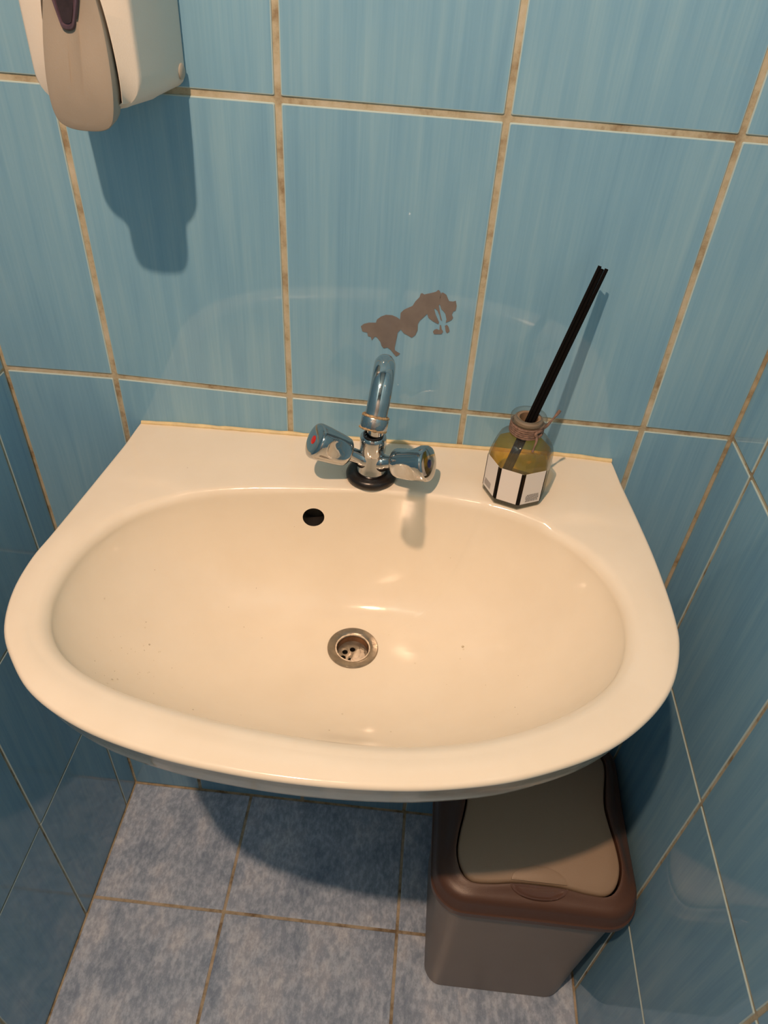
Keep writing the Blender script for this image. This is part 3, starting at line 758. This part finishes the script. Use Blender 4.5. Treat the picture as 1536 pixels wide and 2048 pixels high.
open_s = star2(lev_c, 0, HZ)
def pring(st, y, dx=0.0, grow=0.0, lim=None, lim_in=.0015):
    out = []
    for j, (r, a) in enumerate(st):
        r = r + grow
        if lim: r = min(r, lim[j][0] - lim_in)
        out.append(Vector((r * math.cos(a) + dx, y, HZ + r * math.sin(a))))
    return out
front_o = rr_star(.0400, .0015, .190, .0200)
bm = bmesh.new()
rings = [pring(rr_star(.0480, .0030, .196, .011), -.0005), pring(rr_star(.0490, .0010, .199, .012), -.002), pring(rr_star(.0492, .0008, .199, .013), -.006),
         pring(rr_star(.0455, -.0010, .198, .018), -.050), pring(rr_star(.0418, .0000, .195, .022), -.0850), pring(rr_star(.0412, .0004, .194, .022), -.0885),
         pring(front_o, -.0900), pring(front_o, -.0905, grow=-.0012),
         pring(open_s, -.0985, grow=.0030, lim=front_o, lim_in=.0022), pring(open_s, -.0985, grow=.0022, lim=front_o, lim_in=.0030), pring(open_s, -.0800, grow=.0020, lim=front_o, lim_in=.0032)]
loft(bm, rings, cap0=True, cap1=True)
housing = link_mesh('housing', bm, M['housing'], disp, smooth=32)
bm = bmesh.new()
loft(bm, [pring(open_s, -.0802, grow=.0018, lim=front_o, lim_in=.0034), pring(open_s, -.0880, grow=.0018, lim=front_o, lim_in=.0034)], True, True)
link_mesh('lever_gap_shade', bm, M['gap'], disp)  # near-black fill paints the shade in the gap around the lever
# back plate gap line and side plug
bm = bmesh.new(); lathe(bm, [(.0062, 0), (.0062, .0008), (.0054, .0016), (.002, .0020)], 28, Matrix.Translation(Vector((.0485, -.0105, .0150))) @ frame_to((1, -.08, 0)).to_4x4())
link_mesh('side_plug', bm, M['plug'], disp, smooth=40)
# lever: long tongue, flares outward at its foot
def lever_ring(scale, push):
    c = catmull([(x, 0, z) for x, z in LEVER_PTS], 5, True); out = []
    for p in c:
        z = p.z; y = -.1000 - .0130 * sst((.085 - z) / .09)
        out.append(Vector((p.x * scale + LX, y + push, .05 + (z - .05) * (1 - (1 - scale) * .45))))
    return out
bm = bmesh.new()
loft(bm, [lever_ring(.93, .0200), lever_ring(.96, .0150), lever_ring(1.0, .0012), lever_ring(.985, .0002), lever_ring(.95, -.0002), lever_ring(.80, -.0008), lever_ring(.5, -.0012), lever_ring(.2, -.0013)], True, True)
link_mesh('push_lever', bm, M['lever'], disp, smooth=35)
def win(scale, y, dz=0):
    y += .0028
    pts = [(-.0015, .0500), (.0020, .0508), (.0040, .0540), (.0085, .0700), (.0130, .0880), (.0155, .0990), (.0120, .1040), (-.0015, .1060), (-.0150, .1040), (-.0185, .0990), (-.0160, .0880), (-.0115, .0700), (-.0070, .0540), (-.0050, .0508)]
    c = catmull([(x, 0, z) for x, z in pts], 4, True)
    return [Vector(((p.x * 1.02 + .0015) * scale + .0002, y - .0130 * sst((.085 - p.z) / .09), .003 + .078 + (p.z - .078) * (1 - (1 - scale) * .5))) for p in c]
bm = bmesh.new(); loft(bm, [win(1.0, -.1005), win(1.0, -.1052), win(.93, -.1062), win(.80, -.1060), win(.74, -.1048)], True, True)
wn = link_mesh('level_window', bm, M['smoke'], disp, smooth=40); wn['label'] = 'smoked purple tapering level window'
bm = bmesh.new(); loft(bm, [win(.72, -.1046), win(.70, -.1053)], True, True)
link_mesh('window_pane', bm, M['smoke_in'], wn, smooth=40)

# ------------------------------------------------------------------ bin
BX, BY = 0.2765, -0.1830
binr = thing('swing_lid_bin', 'taupe plastic bin with dark brown swing-lid frame under the right end of sink', 'bin', (BX, BY, 0))
bm = bmesh.new()
secs = [(.104, .101, .020, .0015), (.110, .107, .026, .004), (.1120, .1085, .028, .012), (.1150, .1130, .032, .12), (.1200, .1190, .036, .25), (.1255, .1255, .040, .365), (.1265, .1262, .040, .372)]
rr = [[Vector((x, y, z)) for x, y in rrect(hx, hy, r, 10)] for hx, hy, r, z in secs]
inner_r = [[Vector((x, y, z)) for x, y in rrect(hx - .002, hy - .002, r - .002, 10)] for hx, hy, r, z in secs[::-1][:-1]]
loft(bm, rr + inner_r, True, True)
link_mesh('bin_body', bm, M['bin_body'], binr, smooth=40)
# lid frame
def lid_h(x, y): 
    return .4010 + .026 * max(0, 1 - (y / .118) ** 2) - .002 * (x / .12) ** 2
NB = 160
def star(poly, n=NB):
    P = [Vector(p) for p in poly]; out = []
    for j in range(n):
        a = 2 * math.pi * j / n; d = Vector((math.cos(a), math.sin(a))); best = 0
        for i in range(len(P)):
            p, q = P[i], P[(i + 1) % len(P)]; e = q - p; den = d.x * e.y - d.y * e.x
            if abs(den) < 1e-12: continue
            t = (p.x * e.y - p.y * e.x) / den; s = (p.x * d.y - p.y * d.x) / den
            if t > 0 and -1e-6 <= s <= 1 + 1e-6: best = max(best, t)
        out.append((best, a))
    return out
def outl(hx, hy, r): return star(rrect(hx, hy, r, 12))
half = [(.000, -.1045), (.030, -.1050), (.060, -.1085), (.086, -.1085), (.100, -.0980), (.1065, -.078), (.1045, -.055), (.0980, -.025), (.0950, .0), (.0980, .025), (.1045, .055), (.1065, .078), (.100, .0980), (.086, .1085), (.060, .1085), (.030, .1050), (.000, .1045)]
flap_pts = catmull([(x, y, 0) for x, y in half + [(-x, y) for x, y in half[-2:0:-1]]], 6, True)
flap_o = star([(p.x, p.y) for p in flap_pts])
def pr(rad, zfn, inset=0.0):
    out = []
    for r, a in rad:
        x, y = (r - inset) * math.cos(a), (r - inset) * math.sin(a); out.append(Vector((x, y, zfn(x, y))))
    return out
O1 = outl(.1362, .1350, .045)
bm = bmesh.new()
R_ = [pr(O1, lambda x, y: .3600, .0035), pr(O1, lambda x, y: .3585), pr(O1, lambda x, y: .3680), pr(O1, lambda x, y: .3695, .0020), pr(O1, lambda x, y: .3705, .0026), pr(O1, lambda x, y: .3870, .0050), pr(O1, lambda x, y: .3925, .0070), pr(O1, lambda x, y: .3965, .0110)]
def blend(t):
    out = []
    for (r1, a), (r2, _) in zip(O1, flap_o):
        ra = r1 - .0110; rb = r2 + .0016; r = ra + (rb - ra) * t; x, y = r * math.cos(a), r * math.sin(a)
        out.append(Vector((x, y, .3965 + (lid_h(x, y) - .3965) * sst(t) + .0015 * math.sin(math.pi * t))))
    return out
R_ += [blend(t) for t in (.2, .4, .6, .8, .93, 1.0)]
R_ += [[Vector((p.x, p.y, p.z - .0020)) for p in pr(flap_o, lid_h, -.0010)], [Vector((p.x, p.y, p.z - .012)) for p in pr(flap_o, lid_h, -.0010)],
       [Vector((p.x, p.y, p.z - .012)) for p in pr(flap_o, lid_h, -.0090)], pr(O1, lambda x, y: .385, .0150), pr(O1, lambda x, y: .362, .0065)]
R_.append(R_[0])
n0 = len(bm.verts); loft(bm, R_); bmesh.ops.remove_doubles(bm, verts=bm.verts, dist=1e-6)
lid = link_mesh('lid_frame', bm, M['bin_rim'], binr, smooth=40); lid['label'] = 'dark brown lid frame around the flap'
bm = bmesh.new()
def fl(k, dz=0): 
    return [Vector((p.x, p.y, lid_h(p.x, p.y) + dz)) for p in pr([(r * k, a) for r, a in flap_o], lid_h, .0014)]
loft(bm, [fl(.99, -.012), fl(1.0, -.010), fl(1.0, -.0032), fl(.99, -.0012), fl(.97, -.0002), fl(.85, .0), fl(.65, .0), fl(.45, 0), fl(.25, 0), fl(.1, 0)], True, True)
flap = link_mesh('swing_flap', bm, M['bin_flap'], binr, smooth=45); flap['label'] = 'taupe hourglass-shaped swing flap'
# thumb dimple on the flap and glossy notch in the frame below it
bm = bmesh.new()
def ell(cx, cy, ax, ay, k, zf, dz, n=48): return [Vector((cx + ax * k * math.cos(2 * math.pi * j / n), cy + ay * k * math.sin(2 * math.pi * j / n), 0)) for j in range(n)]
def half_disc(cx, cy, ax, ay, sign, k, zoff, n=28, curve=0.0):
    pts = [Vector((cx + ax * k * math.cos(math.pi * j / n), cy + sign * ay * k * math.sin(math.pi * j / n), 0)) for j in range(n + 1)]
    return [Vector((p.x, p.y, lid_h(p.x, p.y) + zoff)) for p in pts]
loft(bm, [half_disc(.0000, -.1025, .036, .018, 1, 1.0, -.0010), half_disc(.0000, -.1025, .036, .018, 1, .98, .0006), half_disc(0, -.1020, .036, .018, 1, .90, .0009)], True, True)
o = link_mesh('thumb_tab', bm, M['bin_flap'], flap, smooth=40)
bm = bmesh.new()
loft(bm, [half_disc(.0000, -.1070, .037, .0150, -1, 1.0, -.004), half_disc(.0000, -.1070, .037, .0150, -1, 1.0, .0012), half_disc(0, -.1080, .037, .0145, -1, .90, .0016), half_disc(0, -.1090, .037, .0130, -1, .80, .0004), half_disc(0, -.1100, .037, .011, -1, .6, -.0004)], True, True)
o = link_mesh('finger_notch', bm, M['bin_notch'], lid, smooth=60); o['label'] = 'glossy scooped finger notch at the front of the lid'

# ------------------------------------------------------------------ ceiling lamp
lamp = thing('ceiling_spotlight', 'small round recessed white ceiling spotlight above the washroom', 'lamp', (LAMP.x, LAMP.y, ZC))
bm = bmesh.new(); lathe(bm, [(.050, .0), (.050, -.006), (.046, -.010), (.036, -.012), (.034, -.008), (.034, .0)], 48, None, False, False)
link_mesh('trim_ring', bm, M['white_metal'], lamp, smooth=40)
bm = bmesh.new(); lathe(bm, [(.0335, -.001), (.0335, -.006), (.020, -.0065)], 40)
link_mesh('lens', bm, M['lamp_lens'], lamp, smooth=40)
ld = bpy.data.lights.new('spotlight_beam', 'SPOT'); ld.energy = LAMP_POWER; ld.color = LAMP_COLOR
ld.shadow_soft_size = 0.016; ld.spot_size = math.radians(165); ld.spot_blend = 0.6
lo = bpy.data.objects.new('spotlight_beam', ld); C.objects.link(lo); lo.location = LAMP
